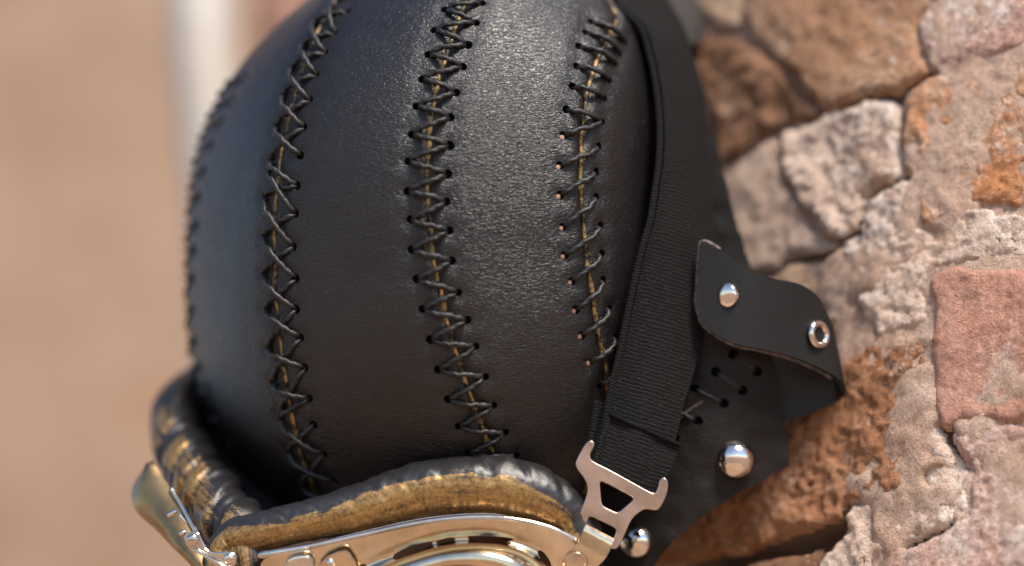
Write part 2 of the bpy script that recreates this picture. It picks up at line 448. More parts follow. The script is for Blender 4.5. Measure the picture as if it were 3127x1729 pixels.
def piece(name, poly_sz, prot, rad, mat, seed, rough=(0.003, 0.0012, 0.0005), step=0.0011, tilt=(0, 0), edge=0.0013, deep=0.0042):
    poly = np.asarray(poly_sz); c = poly.mean(0)
    a, b = poly.min(0)-0.002, poly.max(0)+0.002
    def sd(X, Z):
        q = np.stack([X*70, Z*70, np.full(X.shape, seed*3.1)], -1); q2 = q*5
        return sdpoly(X, Z, poly)+edge*fbm(q, 3, seed)*1.6+edge*0.45*fbm(q2, 2, seed+5)
    def hf(X, Z):
        q = np.stack([X, Z, np.full(X.shape, seed*0.37)], -1)
        d = sd(X, Z)
        e = np.clip(d/rad, 0, 1); e = np.sqrt(np.maximum(0, 1-(1-e)**2))
        n = rough[0]*fbm(q*34, 3, seed)+rough[1]*fbm(q*150, 3, seed+9)+rough[2]*fbm(q*520, 2, seed+20)
        n = n+rough[1]*1.1*(0.30-np.abs(fbm(q*95, 3, seed+50)))
        n = n-rough[1]*1.0*np.maximum(0, fbm(q*260, 2, seed+31)-0.25)*2.5
        return prot-deep*(1-e)+n+tilt[0]*(X-c[0])+tilt[1]*(Z-c[1])
    return heightfield(name, a[0], b[0], a[1], b[1], step, hf, mat, lambda X, Z: sd(X, Z) > -0.0008)

def w1(x, y): return (2100+x/2.373, y/2.373)
def w2(x, y): return (2100+x/2.373, 550+y/2.373)
def w3(x, y): return (2100+x/2.373, 1129+y/2.373)
def tr(f, pts): return [wall_sz(*f(*p)) for p in pts]

B1 = tr(w1, [(520, -220), (1720, -220), (1790, -60), (1785, 60), (1700, 150), (1685, 300), (1720, 430), (1770, 480), (1780, 565), (1615, 650), (1565, 705), (1440, 695), (1330, 710), (1180, 785), (1010, 815), (900, 700), (800, 560), (640, 420), (470, 260), (420, 60)])
B0 = tr(w1, [(-300, -320), (500, -260), (420, 60), (440, 190), (330, 235), (240, 245), (60, 120), (-300, 60)])
B2 = tr(w1, [(-150, 120), (60, 160), (230, 265), (420, 270), (620, 440), (780, 580), (990, 835), (930, 880), (820, 900), (700, 935), (560, 1000), (400, 1120), (200, 1240), (-100, 1300), (-300, 700)])
M1 = tr(w1, [(965, 880), (1020, 830), (1180, 805), (1340, 730), (1440, 718), (1555, 735), (1575, 790), (1545, 1000), (1550, 1200), (1585, 1270), (1500, 1335), (1390, 1385), (1335, 1480), (1275, 1600), (1250, 1670), (1120, 1735), (1000, 1700), (890, 1585), (820, 1450), (740, 1300), (700, 1100), (705, 960), (830, 910)])
B3 = tr(w2, [(-100, 20), (260, -30), (540, -280), (680, -330), (690, -180), (730, 0), (830, 170), (890, 300), (990, 410), (1100, 455), (1100, 490), (950, 555), (760, 575), (690, 630), (640, 690), (480, 710), (330, 690), (100, 650)])
B4 = tr(w2, [(700, 650), (770, 600), (960, 575), (1110, 510), (1150, 640), (1215, 725), (1250, 830), (1262, 1045), (1370, 1150), (1290, 1215), (1130, 1280), (1070, 1360), (900, 1330), (700, 1100), (500, 900), (400, 720), (620, 710)])
M2 = tr(w2, [(1640, 20), (1560, 25), (1420, 95), (1365, 160), (1310, 290), (1270, 390), (1130, 450), (1135, 540), (1165, 640), (1230, 715), (1262, 830), (1275, 1030), (1350, 1055), (1345, 1110), (1400, 1160), (1620, 1085), (1760, 1065), (1790, 1000), (1775, 880), (1750, 760), (1800, 670), (1950, 620), (2200, 610), (2700, 600), (2700, 300), (2300, 250), (2130, 205), (1960, 225), (1900, 300), (1830, 385), (1700, 365), (1640, 170)])
R2 = tr(w1, [(1795, 575), (1870, 560), (1960, 535), (2100, 475), (2300, 425), (2500, 350), (2700, 300), (2700, 1560), (2300, 1530), (2130, 1490), (1960, 1510), (1890, 1590), (1830, 1680), (1710, 1660), (1650, 1470), (1645, 1330), (1600, 1275), (1565, 1200), (1560, 1000), (1580, 730), (1620, 660)])
R1 = tr(w1, [(1800, -240), (2700, -240), (2700, 270), (2500, 320), (2300, 400), (2100, 455), (1960, 510), (1800, 560), (1775, 480), (1730, 420), (1695, 300), (1705, 160), (1795, 60)])
R3 = tr(w2, [(1790, 700), (1880, 655), (2050, 640), (2300, 640), (2700, 620), (2700, 1770), (2500, 1760), (2300, 1770), (2100, 1750), (1990, 1765), (1890, 1830), (1840, 1730), (1800, 1600), (1785, 1380), (1800, 1080), (1785, 880), (1765, 780)])
L3 = tr(w2, [(1080, 1370), (1130, 1300), (1300, 1225), (1410, 1175), (1630, 1100), (1760, 1080), (1790, 1120), (1780, 1380), (1785, 1570), (1745, 1720), (1700, 1870), (1640, 2020), (1600, 2120), (1605, 2300), (1400, 2305), (1180, 2330), (1140, 2470), (900, 2570), (600, 2660), (100, 2760), (-300, 2800), (-300, 1900), (300, 1600), (700, 1400)])
M4 = tr(w3, [(1190, 985), (1400, 945), (1600, 945), (1610, 760), (1705, 520), (1760, 400), (1840, 400), (1900, 480), (1935, 600), (2040, 745), (2035, 880), (2045, 1000), (1955, 1085), (1890, 1150), (1790, 1205), (1620, 1285), (1480, 1420), (1300, 1560), (950, 1600), (1000, 1400), (1120, 1270), (1180, 1180), (1165, 1080)])
R4 = tr(w3, [(1905, 480), (2000, 410), (2150, 395), (2400, 405), (2700, 395), (2700, 1750), (1500, 1750), (1500, 1430), (1630, 1300), (1800, 1220), (1960, 1095), (2055, 1000), (2050, 750), (1950, 610)])
L5 = tr(w3, [(-400, 1560), (100, 1450), (500, 1400), (900, 1310), (1090, 1280), (1000, 1420), (940, 1620), (940, 2200), (-400, 2200)])
# a few courses on round the picture's edge
def rect(s0, s1, z0, z1): return [(s0, z0), (s1, z0), (s1, z1), (s0, z1)]
RGH = (0.003, 0.0012, 0.0006)
piece('brick', B0, 0.0035, 0.004, M['b_beige'], 3, RGH, 0.0022)
piece('brick', B1, 0.0050, 0.004, M['b_tan'], 4, (0.0026, 0.0007, 0.0005), 0.0012)
piece('brick', B2, 0.0036, 0.005, M['b_brown'], 5, (0.004, 0.0024, 0.0008), 0.0018)
piece('mortar_lump', M1, 0.0045, 0.005, M['m_pale'], 6, (0.004, 0.0012, 0.0011), 0.0010)
piece('mortar_lump', B3, 0.0030, 0.004, M['m_grey'], 7, RGH, 0.0018)
piece('brick', B4, 0.0004, 0.004, M['b_recess'], 8, (0.003, 0.0012, 0.0006), 0.0018)
piece('mortar_lump', M2, 0.0034, 0.003, M['m_pale'], 9, (0.0026, 0.0012, 0.0011), 0.0010, edge=0.0020)
piece('brick', R2, 0.0034, 0.003, M['b_bloom'], 10, (0.0026, 0.0009, 0.0008), 0.0011, edge=0.002)
piece('brick', R1, 0.0038, 0.003, M['b_pink'], 11, (0.0026, 0.0009, 0.0007), 0.0012, edge=0.002)
piece('brick', R3, 0.0058, 0.004, M['b_red'], 12, (0.0026, 0.0005, 0.0004), 0.0012)
piece('brick', L3, 0.0032, 0.006, M['b_rust'], 13, (0.004, 0.0015, 0.0010), 0.0011)
piece('mortar_lump', M4, 0.0034, 0.003, M['m_pale'], 14, (0.0026, 0.0014, 0.0011), 0.0010, edge=0.002)
piece('brick', R4, 0.0036, 0.004, M['b_pink'], 15, (0.0026, 0.0011, 0.0008), 0.0012, edge=0.002)
piece('brick', L5, 0.002, 0.008, M['b_brown'], 16, RGH, 0.0018)
allz = np.array(B1+R4+L3+L5+R1+B0); zt, zb = allz[:, 1].max(), allz[:, 1].min()
mats = ['b_tan', 'b_red', 'b_bloom', 'b_brown', 'b_pink']
k = 0
for row in range(1):                                   # a course above the picture
    z = zt+0.008+row*0.074
    for c in range(-4, 3):
        s0 = c*0.20+(0.1 if row % 2 else 0); s1 = s0+0.19
        s0, s1 = max(s0, -0.55), min(s1, 0.44)
        if s1-s0 > 0.03: piece('brick', rect(s0, s1, z, z+0.064), 0.005, 0.008, M[mats[k % 5]], 20+k, RGH, 0.0045); k += 1
for row in range(5):                                   # and below
    z = zb-0.072-row*0.074
    for c in range(-4, 3):
        s0 = c*0.20+(0.1 if row % 2 else 0); s1 = s0+0.19
        s0, s1 = max(s0, -0.55), min(s1, 0.44)
        if s1-s0 > 0.03: piece('brick', rect(s0, s1, z, z+0.064), 0.005, 0.008, M[mats[(k+2) % 5]], 20+k, RGH, 0.0045); k += 1
sB = np.array(B0+B2+B3)[:, 0].min()
for row in range(4):
    z = zb+0.004+row*(zt-zb)/4
    piece('brick', rect(-0.321, max(sB-0.004, -0.312), z, z+(zt-zb)/4-0.01), 0.005, 0.006, M['b_rust'], 70+row, RGH, 0.003)
sA = np.array(R1+R2+R3+R4)[:, 0].max()
for row in range(6):                                   # and to the right of it
    z = zb+0.004+row*(zt-zb)/6
    piece('brick', rect(sA+0.006, 0.44, z, z+(zt-zb)/6-0.01), 0.006, 0.008, M[mats[row % 5]], 90+row, RGH, 0.0045)
def bedh(X, Z):
    q = np.stack([X, Z, np.zeros(X.shape)], -1); h = -0.0012+0.0046*smooth(-0.05, -0.01, X)+0.0026*fbm(q*60, 4, 77)+0.0012*fbm(q*260, 3, 79)
    for ln, wd, dpth in CRACKS:
        d = np.full(X.shape, 1e9)
        for a, b in zip(ln[:-1], ln[1:]):
            a, b = np.array(a), np.array(b); e = b-a; t_ = np.clip(((X-a[0])*e[0]+(Z-a[1])*e[1])/(e@e), 0, 1)
            d = np.minimum(d, np.hypot(X-a[0]-e[0]*t_, Z-a[1]-e[1]*t_))
        h = h-dpth*np.exp(-(d/wd)**2)
    return h
CRACKS = [(tr(w1, [(880, 900), (1010, 822), (1180, 795), (1340, 718), (1440, 705), (1560, 720), (1600, 655), (1690, 610), (1785, 570)]), 0.0016, 0.010),
          (tr(w1, [(1555, 740), (1555, 1000), (1560, 1250), (1590, 1275)]), 0.0014, 0.006),
          (tr(w2, [(1600, 0), (1540, 15), (1400, 85), (1345, 180), (1285, 300), (1262, 375), (1120, 445), (960, 560), (720, 590)]), 0.0016, 0.010),
          (tr(w1, [(1785, 30), (1695, 150), (1685, 300), (1730, 430), (1775, 560)]), 0.0010, 0.003),
          (tr(w3, [(1880, 450), (1940, 610), (2010, 700), (1900, 760), (1780, 790)]), 0.0022, 0.010),
          (tr(w3, [(1910, 1130), (1800, 1205), (1620, 1285)]), 0.0015, 0.008),
          (tr(w3, [(1160, 1150), (900, 1250), (600, 1350), (100, 1420)]), 0.006, 0.03)]
heightfield('mortar_bed', -0.30, 0.10, zb-0.01, zt+0.01, 0.0016, bedh, M['bed'])
heightfield('mortar_bed', -1.10, 0.45, 0.0, zb-0.01, 0.006, bedh, M['bed']); heightfield('mortar_bed', -1.10, 0.45, zt+0.01, zt+0.082, 0.006, bedh, M['bed'])
heightfield('mortar_bed', -1.10, -0.30, zb-0.01, zt+0.01, 0.006, bedh, M['bed']); heightfield('mortar_bed', 0.10, 0.45, zb-0.01, zt+0.01, 0.006, bedh, M['bed'])

# ------------------------------------------------------------------ rendered wall behind, white downpipe on it
yb = W((0, 0.90, 0))[1]
bw = thing('rendered_wall', 'blurred tan rendered wall behind the helmet', 'wall', (-0.2, yb, 0.0), tilted=False)
nx_, nz_ = 60, 120
X, Z = np.meshgrid(np.linspace(-0.75, 0.12, nx_), np.linspace(0.0, 2.6, nz_))
q = np.stack([X, Z, 0*X], -1); G = np.stack([X, yb+0.006*fbm(q*14, 4, 5), Z], -1)
BK = G.copy(); BK[..., 1] = yb+0.2
v, f = solid_sheet(G, 0.2, back=BK)
mk('render_face', v, f, M['render'], bw, sharp=50)
# ------------------------------------------------------------------ the helmet's shell: slices fitted to its outline
KH = (D+0.075)/D
sil = [(-100, 960, 1450), (0, 800, 1620), (62, 694, 1685), (165, 603, 1745), (289, 538, 1785), (405, 500, 1803), (550, 470, 1812), (700, 462, 1810), (850, 472, 1795), (970, 495, 1765), (1080, 530, 1720), (1180, 590, 1655), (1280, 680, 1560)]
CV, BV = 620*1.2144, 790*1.2144
T_, HW_, XC_ = [], [], []
for v_, l_, r_ in sil:
    v_, l_, r_ = v_*1.2144, l_*1.2144, r_*1.2144; t_ = (CV-v_)/BV
    T_.append(t_); HW_.append((r_-l_)/2*S*KH/math.sqrt(1-t_*t_)); XC_.append(((l_+r_)/2-1563.5)*S*KH)
pw = np.polyfit(T_, HW_, 4); pc = np.polyfit(T_, XC_, 3)
ZC = (864.5-CV)*S*KH; BZ = BV*S*KH; DEP = 0.104; YC = DEP-0.010
def hw(t): return np.polyval(pw, t)*np.sqrt(np.maximum(1e-9, 1-t*t))
def xc(t): return np.polyval(pc, t)
def dp_(t): return DEP*np.maximum(1e-9, 1-np.abs(t)**2.35)**(1/2.2)
def arc(th, t): return np.stack([xc(t)+hw(t)*np.sin(th), YC-dp_(t)*np.cos(th), ZC+BZ*t], -1)
SE = []
FLAT = 0.55
def surf0(th, t):                   # stitched leather panels: flatter than the round shell between their seams
    th = np.asarray(th, float); t = np.asarray(t, float); p = arc(th, t)
    if not SE: return p
    tw = np.where(th < np.interp(t, TG, SE[0]), th+2*np.pi, th)
    tw = np.where(tw > np.interp(t, TG, SE[-1]), tw-2*np.pi, tw)
    out = p
    for i in range(len(SE)-1):
        a = np.interp(t, TG, SE[i]); b = np.interp(t, TG, SE[i+1]); u = (tw-a)/(b-a)
        c = arc(a, t)*(1-u)[..., None]+arc(b, t)*u[..., None]
        out = np.where(((u >= 0) & (u <= 1))[..., None], p+(c-p)*FLAT, out)
    return out
def surf(th, t, off=0.0):
    th = np.asarray(th, float); t = np.asarray(t, float); e = 1e-4
    p = surf0(th, t); a = surf0(th+e, t)-surf0(th-e, t); b = surf0(th, t+e)-surf0(th, t-e)
    n = nrm(np.cross(a, b)); return p+n*np.asarray(off)[..., None], n
def Fimp(p):
    t = (p[2]-ZC)/BZ
    if abs(t) >= 1: return 5+abs(t)
    return ((p[0]-xc(t))/hw(t))**2+((p[1]-YC)/dp_(t))**2-1
def cast(px, py):
    prev = -0.05; best = (9, 0)
    for y in np.linspace(-0.04, YC+0.02, 150):
        f_ = Fimp(P(px, py, y))
        if f_ < best[0]: best = (f_, y)
        if f_ <= 0:
            a, b = prev, y
            for _ in range(24):
                m = (a+b)/2
                if Fimp(P(px, py, m)) > 0: a = m
                else: b = m
            return b
        prev = y
    return best[1]
def tht(px, py):
    p = P(px, py, cast(px, py)); t = (p[2]-ZC)/BZ
    return math.atan2((p[0]-xc(t))/hw(t), (YC-p[1])/dp_(t)), t

helmet = thing('leather_helmet', 'black leather helmet of laced panels leaning by the brick wall', 'helmet', P(1420, 1620, 0.09))

s1R = [(742, 245), (705, 310), (672, 375), (644, 442), (621, 523), (606, 600), (599, 683), (593, 758), (590, 841), (591, 938), (597, 1033), (610, 1115), (632, 1194), (654, 1275), (690, 1345)]
s1C = [(722, 200), (652, 330), (620, 430), (600, 523), (582, 600), (572, 683), (567, 758), (564, 841), (566, 938), (573, 1033), (588, 1115), (608, 1194), (634, 1275), (672, 1350)]
s2L = [(1027, 25), (970, 79), (932, 147), (895, 216), (869, 297), (849, 390), (832, 495), (816, 598), (814, 721), (812, 834), (818, 941), (823, 1060), (839, 1165), (863, 1272), (886, 1372), (926, 1474)]
s2R = [(1095, 2), (1060, 51), (1023, 114), (995, 172), (969, 237), (949, 312), (932, 395), (922, 479), (911, 570), (906, 654), (900, 755), (907, 851), (909, 944), (921, 1029), (933, 1119), (946, 1211), (959, 1290), (988, 1379), (1019, 1458)]
s2C = [(1060, -30), (1002, 53), (955, 145), (928, 218), (904, 291), (881, 386), (861, 474), (851, 595), (845, 690), (844, 746), (846, 834), (851, 953), (856, 1028), (874, 1151), (893, 1246), (925, 1379), (953, 1467)]
s3R = [(1470, 20), (1451, 80), (1426, 147), (1412, 212), (1391, 289), (1374, 363), (1372, 448), (1365, 535), (1362, 618), (1370, 705), (1377, 797), (1398, 893), (1425, 976), (1450, 1056), (1479, 1147), (1505, 1233), (1539, 1314), (1574, 1384)]
s3L = [(1360, 41), (1328, 103), (1310, 176), (1292, 249), (1274, 331), (1260, 415), (1249, 495), (1247, 586), (1256, 671), (1259, 762), (1275, 851), (1293, 941), (1316, 1033), (1340, 1123), (1369, 1212), (1402, 1293), (1433, 1374)]
s3C = [(1440, -20), (1414, 45), (1383, 98), (1363, 168), (1344, 246), (1323, 365), (1311, 450), (1305, 535), (1304, 605), (1312, 693), (1321, 781), (1335, 862), (1358, 939), (1383, 1028), (1407, 1105), (1425, 1197), (1460, 1281), (1498, 1362)]
s4L = [(1805, 79), (1788, 109), (1767, 151), (1758, 211), (1745, 271), (1727, 340), (1719, 418), (1707, 508), (1707, 597), (1716, 693), (1721, 779), (1742, 858), (1754, 944), (1772, 1021), (1797, 1102), (1828, 1174)]
s4R = [(1912, 135), (1895, 167), (1881, 198), (1863, 247), (1847, 302), (1840, 374), (1828, 449), (1819, 526), (1819, 602), (1833, 691), (1837, 776), (1840, 856), (1863, 941), (1883, 1030), (1900, 1085)]
s4C = [(1885, 60), (1860, 109), (1839, 147), (1821, 190), (1807, 242), (1784, 326), (1770, 421), (1768, 467), (1772, 570), (1779, 675), (1786, 781), (1800, 879), (1814, 970), (1830, 1040), (1845, 1120)]

TG = np.linspace(-0.86, 0.985, 150)
def seamfit(C, deg):
    a = np.array([tht(*p) for p in C]); a = a[np.argsort(a[:, 1])]
    lo, hi = a[0, 1], a[-1, 1]; c = np.polyfit(a[:, 1], a[:, 0], deg)
    x = np.clip(TG, lo, hi); y = np.polyval(c, x)
    sl_ = np.polyval(np.polyder(c), x); ext = TG-x
    return y+np.clip(sl_, -0.5, 0.5)*np.sign(ext)*0.25*(1-np.exp(-np.abs(ext)/0.25))
SE0 = [seamfit(s1C, 4), seamfit(s2C, 5), seamfit(s3C, 5), seamfit(s4C, 5)]
th1 = SE0[0]+2*np.pi
SE0 += [np.full_like(TG, math.radians(88)), np.full_like(TG, math.radians(130)), np.full_like(TG, math.radians(176)), np.full_like(TG, math.radians(222)), th1]
SE.extend(SE0)
rt = lambda i, t: np.interp(t, TG, SE[i])

liner = surf(*np.meshgrid(np.linspace(0, 2*np.pi, 72, endpoint=False), np.linspace(-0.86, 0.99, 60)), np.full((60, 72), -0.0012))[0].reshape(-1, 3)
mk('shade_black_lining', liner, grid_faces(72, 60, True)+[list(range(59*72, 60*72))], M['shade_black'], helmet)

def panel_off(d, u): return 0.0027*(1-np.exp(-(d+0.00025)/0.0024))+0.0006*np.sin(np.pi*u)
panels = []
HOLES = {i: [] for i in range(8)}
def addholes(pts, pan): 
    r = []
    for p in pts:
        a = tht(*p); HOLES[pan].append(a); r.append(a)
    return r
h1R = addholes(s1R, 0); h1L = []
for a in h1R:
    b = (2*rt(0, a[1])-a[0], a[1]-0.012); h1L.append(b); HOLES[7].append((b[0]+2*np.pi, b[1]))
h2L = addholes(s2L, 0); h2R = addholes(s2R, 1); h3L = addholes(s3L, 1); h3R = addholes(s3R, 2); h4L = addholes(s4L, 2); h4R = addholes(s4R, 3)

for i in range(8):
    vis = i in (0, 1, 2, 3)
    nu = 64 if vis else 22; nv = 190 if vis else 60
    tv = np.linspace(-0.86, 0.985, nv); a = rt(i, tv)[:, None]; b = rt(i+1, tv)[:, None]
    uu = np.linspace(0, 1, nu); uu = (uu+0.10*np.sin(2*np.pi*uu)*-1)[None, :]        # finer towards the seams
    w_ = np.linalg.norm(surf0(a[:, 0], tv)-surf0(b[:, 0], tv), axis=1)[:, None]; w_ = np.maximum(w_, 0.004)
    gap = 0.00035/w_; U_ = gap+(1-2*gap)*uu
    th = a+(b-a)*U_; tt = np.repeat(tv[:, None], nu, 1)
    d = np.minimum(U_, 1-U_)*w_
    jit = 0.00004*vnoise(np.stack([th*30, tt*40, np.full(th.shape, i*5.0)], -1), 3)
    po = panel_off(d, U_)+jit
    for (ht, hq) in HOLES[i]:                           # leather puckers in a little round each punched hole
        dd = ((th-ht)*hw(tt))**2+((tt-hq)*BZ)**2; po = po-0.0008*np.exp(-dd/0.0034**2)
    po = po+0.0005*fbm(np.stack([th*3, tt*4, np.full(th.shape, i*9.0)], -1), 3, 41)
    G, n = surf(th, tt, po)
    Bk, _ = surf(th, tt, np.zeros_like(th)-0.0006)
    v, f = solid_sheet(G, 0.002, back=Bk)
    pn = mk('leather_panel', v, f, M['leather'], helmet, sharp=38)
    panels.append(pn)
    if HOLES[i]:
        cv, cf = [], []; base = root_base(helmet)
        for (ht, hq) in HOLES[i]:
            if abs(hq) > 0.97: continue
            p, nn = surf(np.array(ht), np.array(hq), 0.0)
            r0 = 0.00138*random.uniform(0.92, 1.06)
            lv, lf = lathe([(r0, -0.004), (r0, 0.0016), (r0*1.18, 0.0023), (r0*1.55, 0.0031), (r0*1.7, 0.0055)], p-base, nn, 16)
            o_ = len(cv); cv += list(lv); cf += [[q_+o_ for q_ in fc] for fc in lf]
        boolean_cut(pn, cv, cf)

# raw gold-edged strip that shows in each gap between panels
for i in range(8):
    tv = np.linspace(-0.85, 0.97, 160); th = rt(i, tv)
    p, n = surf(th, tv, 0.0); tg = nrm(np.gradient(p, axis=0)); sd_ = np.cross(tg, n)
    wv = 0.0009*(1+0.35*vnoise(np.stack([tv*60, tv*0, tv*0+i], -1), 4))[:, None]
    wob = 0.00035*vnoise(np.stack([tv*35, tv*0+3, tv*0+i], -1), 8)[:, None]
    G = np.stack([p+n*0.0009-sd_*(wv-wob), p+n*0.00125+sd_*wob, p+n*0.0009+sd_*(wv+wob)], 1)
    v, f = solid_sheet(G, 0.001); mk('seam_edge', v, f, M['gold_seam'], helmet)

# lacing: every stitch a length of two-ply waxed thread from hole to hole
def stitch(A, B_, lift=0.0, rad=0.00096, bow=0.0):
    n = 22; x = np.linspace(0, 1, n)
    th = A[0]+(B_[0]-A[0])*x; tq = A[1]+(B_[1]-A[1])*x
    L = np.linalg.norm(surf0(np.array(A[0]), np.array(A[1]))-surf0(np.array(B_[0]), np.array(B_[1])))
    dA = np.minimum(x, 1-x)*L
    off = 0.0030+lift*np.sin(np.pi*x)**2+0.0004*np.sin(np.pi*x)-0.0058*np.exp(-(dA/0.0011)**1.6)
    p, nn = surf(th, tq, off)
    tg = nrm(np.gradient(p, axis=0)); sd_ = np.cross(tg, nn); p = p+sd_*(bow*np.sin(np.pi*x))[:, None]
    ph0 = random.uniform(0, 6)
    v, f, uv, _, _ = tube(p, rad, 10, prof=lambda ph, s: 1+0.26*np.cos(2*(ph+s*900+ph0)))
    return mk('stitch', v, f, M['thread'], helmet)
for i in range(len(h1R)-1):
    stitch(h1L[i], h1R[i], -0.0007, rad=0.0007); stitch(h1R[i], h1L[i+1], -0.0007, rad=0.0007)
pairs_over = [(0, 2), (1, 3), (2, 4), (3, 5), (4, 6), (5, 7), (6, 8), (6, 9), (7, 10), (8, 11), (9, 12), (10, 13), (11, 14), (12, 15), (13, 17), (14, 18)]
pairs_under = [(0, 0), (1, 1), (2, 2), (3, 3), (4, 4), (5, 5), (6, 6), (8, 7), (9, 8), (10, 9), (11, 10), (12, 11), (13, 12), (14, 13), (15, 13), (16, 14), (17, 15)]
for r, l in pairs_under: stitch(h2R[r], h2L[l], bow=random.uniform(-.0004, .0004))
for l, r in pairs_over: stitch(h2L[l], h2R[r], 0.0016, bow=random.uniform(-.0004, .0004))
stitch(h2L[15], tht(1052, 1520), 0.0008)
for i in range(18):
    if i < 17: stitch(h3R[i], h3L[i], 0.0003, bow=random.uniform(-.0004, .0004))
    if i < 17: stitch(h3L[i], h3R[i+1], 0.0003, bow=random.uniform(-.0004, .0004))
stitch(tht(1385, -18), h3R[0])
for i in range(6): stitch(h4L[i], h4R[i], 0.0002)
for i in range(5, 15): stitch(h4R[i], h4L[i+1], 0.0002, bow=random.uniform(-.0003, .0003))
for i in range(6, 15):                                  # tan backing in these holes, discs shaped as its lit lower-left part
    a, q = h4L[i]; p, nn = surf(np.array(a), np.array(q), 0.0008)
    p = p+np.array([-0.0006, 0, -0.00065])
    v, f = lathe([(0.0010, 0.0), (0.00118, 0.0004), (0.0010, 0.00085), (0.0004, 0.001)], p, nn, 9)
    mk('backing_spot', v, f, M['backing'], helmet)

# ------------------------------------------------------------------ neck flap, its stitches, rivets and the riveted loop
def fd(px, py): return 0.020+0.026*float(smooth(1010, 850, py))+((px-2180)*S)**2*(5+5*float(smooth(800, 1200, py)))
Ledge = [(400, 2120), (560, 2120), (690, 2110), (840, 2090), (1000, 2050), (1130, 1950), (1270, 1900), (1424, 1860), (1560, 1830), (1700, 1800), (1900, 1770)]
Redge = [(400, 2176), (560, 2217), (690, 2252), (840, 2299), (1000, 2345), (1130, 2368), (1280, 2397), (1380, 2410), (1422, 2414), (1430, 2398), (1462, 2336), (1496, 2268), (1550, 2184), (1601, 2113), (1660, 2048), (1729, 1990), (1900, 1900)]
ys = np.unique(np.concatenate([np.linspace(400, 1900, 150), [1422, 1430]]))
G = []
for y in ys:
    l = np.interp(y, *zip(*Ledge)); r = np.interp(y, *zip(*Redge))
    r += 3.0*vnoise(np.array([y*0.06, 0, 1.0]), 5)
    G.append([P(x, y, fd(x, y)+0.0015*math.sin(x*0.013+y*0.006)+0.0005*vnoise(np.array([x*.02, y*.02, 2.]), 3)) for x in np.linspace(l, r, 48)])
G = np.array(G); v, f = solid_sheet(G, 0.0022, flip=True)
flap = mk('neck_flap', v, f, M['leather_flap'], helmet, sharp=40)
fh = [(2184, 1135), (2267, 1193), (2119, 1186), (2209, 1232), (2128, 1286), (2058, 1337), (2313, 1135), (2237, 1082)]
LG = G.copy(); LG[..., 1] += 0.0045; v, f = solid_sheet(LG[2:-2, 2:-2], 0.0012, flip=True); mk('hole_shade_sheet', v, f, M['shade_black'], helmet)  # added dark sheet that gives the flap's punched holes their shade
cv, cf = [], []
for h in fh:
    p = P(h[0], h[1], fd(*h)); lv, lf = lathe([(0.0014, -0.004), (0.0014, -0.0002), (0.0019, 0.0008), (0.0026, 0.005)], p-root_base(helmet), (0.1, -1, 0.05), 14)
    o_ = len(cv); cv += list(lv); cf += [[q_+o_ for q_ in fc] for fc in lf]
boolean_cut(flap, cv, cf)
def fstitch(a, b, up=0.0011):
    n = 18; x = np.linspace(0, 1, n); p = []
    for k_ in x:
        px, py = a[0]+(b[0]-a[0])*k_, a[1]+(b[1]-a[1])*k_
        e = min(k_, 1-k_)*math.hypot(a[0]-b[0], a[1]-b[1])*S
        p.append(P(px, py, fd(px, py)-up+0.004*math.exp(-(e/0.0012)**1.6)))
    v, f, uv, _, _ = tube(np.array(p), 0.00072, 10, prof=lambda ph, s: 1+0.26*np.cos(2*(ph+s*900)))
    mk('stitch', v, f, M['thread'], helmet)
fstitch(fh[0], fh[1]); fstitch(fh[2], fh[3]); fstitch(fh[7], fh[6]); fstitch((2040, 1240), fh[4])
# cut edge line of the upper piece the stitches cross
e = spline([P(x, y, fd(x, y)-0.0004) for x, y in [(2030, 1330), (2085, 1268), (2150, 1222), (2215, 1165), (2280, 1100), (2330, 1050)]], 60)
v, f = tube(e, 0.0005, 6)[:2]; mk('seam_edge', v, f, M['raw_edge'], helmet)

def rivet(name, px, py, y, r, h, direction=(0, -1, 0), mat=None, dome=1.0):
    p = P(px, py, y); pr = [(r*1.04, -0.0006), (r*1.06, 0.0), (r*1.0, 0.0006)]
    for a in np.linspace(0.05, 1, 12):
        q = a*math.pi/2; pr.append((r*math.cos(q)+1e-5, 0.0006+h*math.sin(q)))
    v, f = lathe(pr, p, direction, 36); return mk(name, v, f, mat or M['nickel'], helmet, sharp=60)
rivet('dome_rivet', 2244, 1403, fd(2244, 1403)-0.0002, 0.0070, 0.0056, (-0.08, -1, 0.06))
rivet('dome_rivet', 1945, 1655, fd(1945, 1655)-0.0002, 0.0062, 0.0052, (-0.15, -1, 0.06))

# leather loop: starts at a cut tip, crosses to the right, curls round and comes back behind the flap
LP = [((2142, 738, .0170), (2127, 925, .0150)), ((2165, 745, .0165), (2146, 985, .0140)), ((2215, 775, .0155), (2180, 1016, .0125)), ((2290, 830, .0140), (2240, 1050, .0110)), ((2360, 853, .0150), (2332, 1070, .0125)),
      ((2430, 868, .0185), (2417, 1093, .0160)), ((2484, 905, .0220), (2490, 1124, .0195)), ((2512, 960, .0245), (2533, 1148, .0218)), ((2530, 1010, .0265), (2560, 1176, .0238)),
      ((2532, 1050, .0285), (2564, 1204, .0258)), ((2500, 1060, .0305), (2548, 1230, .0278)), ((2440, 1050, .0315), (2490, 1256, .0290)), ((2360, 1020, .0320), (2420, 1282, .0298)), ((2300, 1000, .0320), (2340, 1305, .0300))]
E0 = spline([P(*a) for a, b in LP], 120); E1 = spline([P(*b) for a, b in LP], 120)
G = np.stack([E0+(E1-E0)*w for w in np.linspace(0, 1, 16)], 1)
v, f = solid_sheet(G, 0.0022, flip=True)
loop = mk('loop_strap', v, f, M['leather_smooth'], helmet, sharp=45)
edge = np.vstack([E0[::-1][-10:], E1[:74]]) + np.array([0, 0.0008, 0])
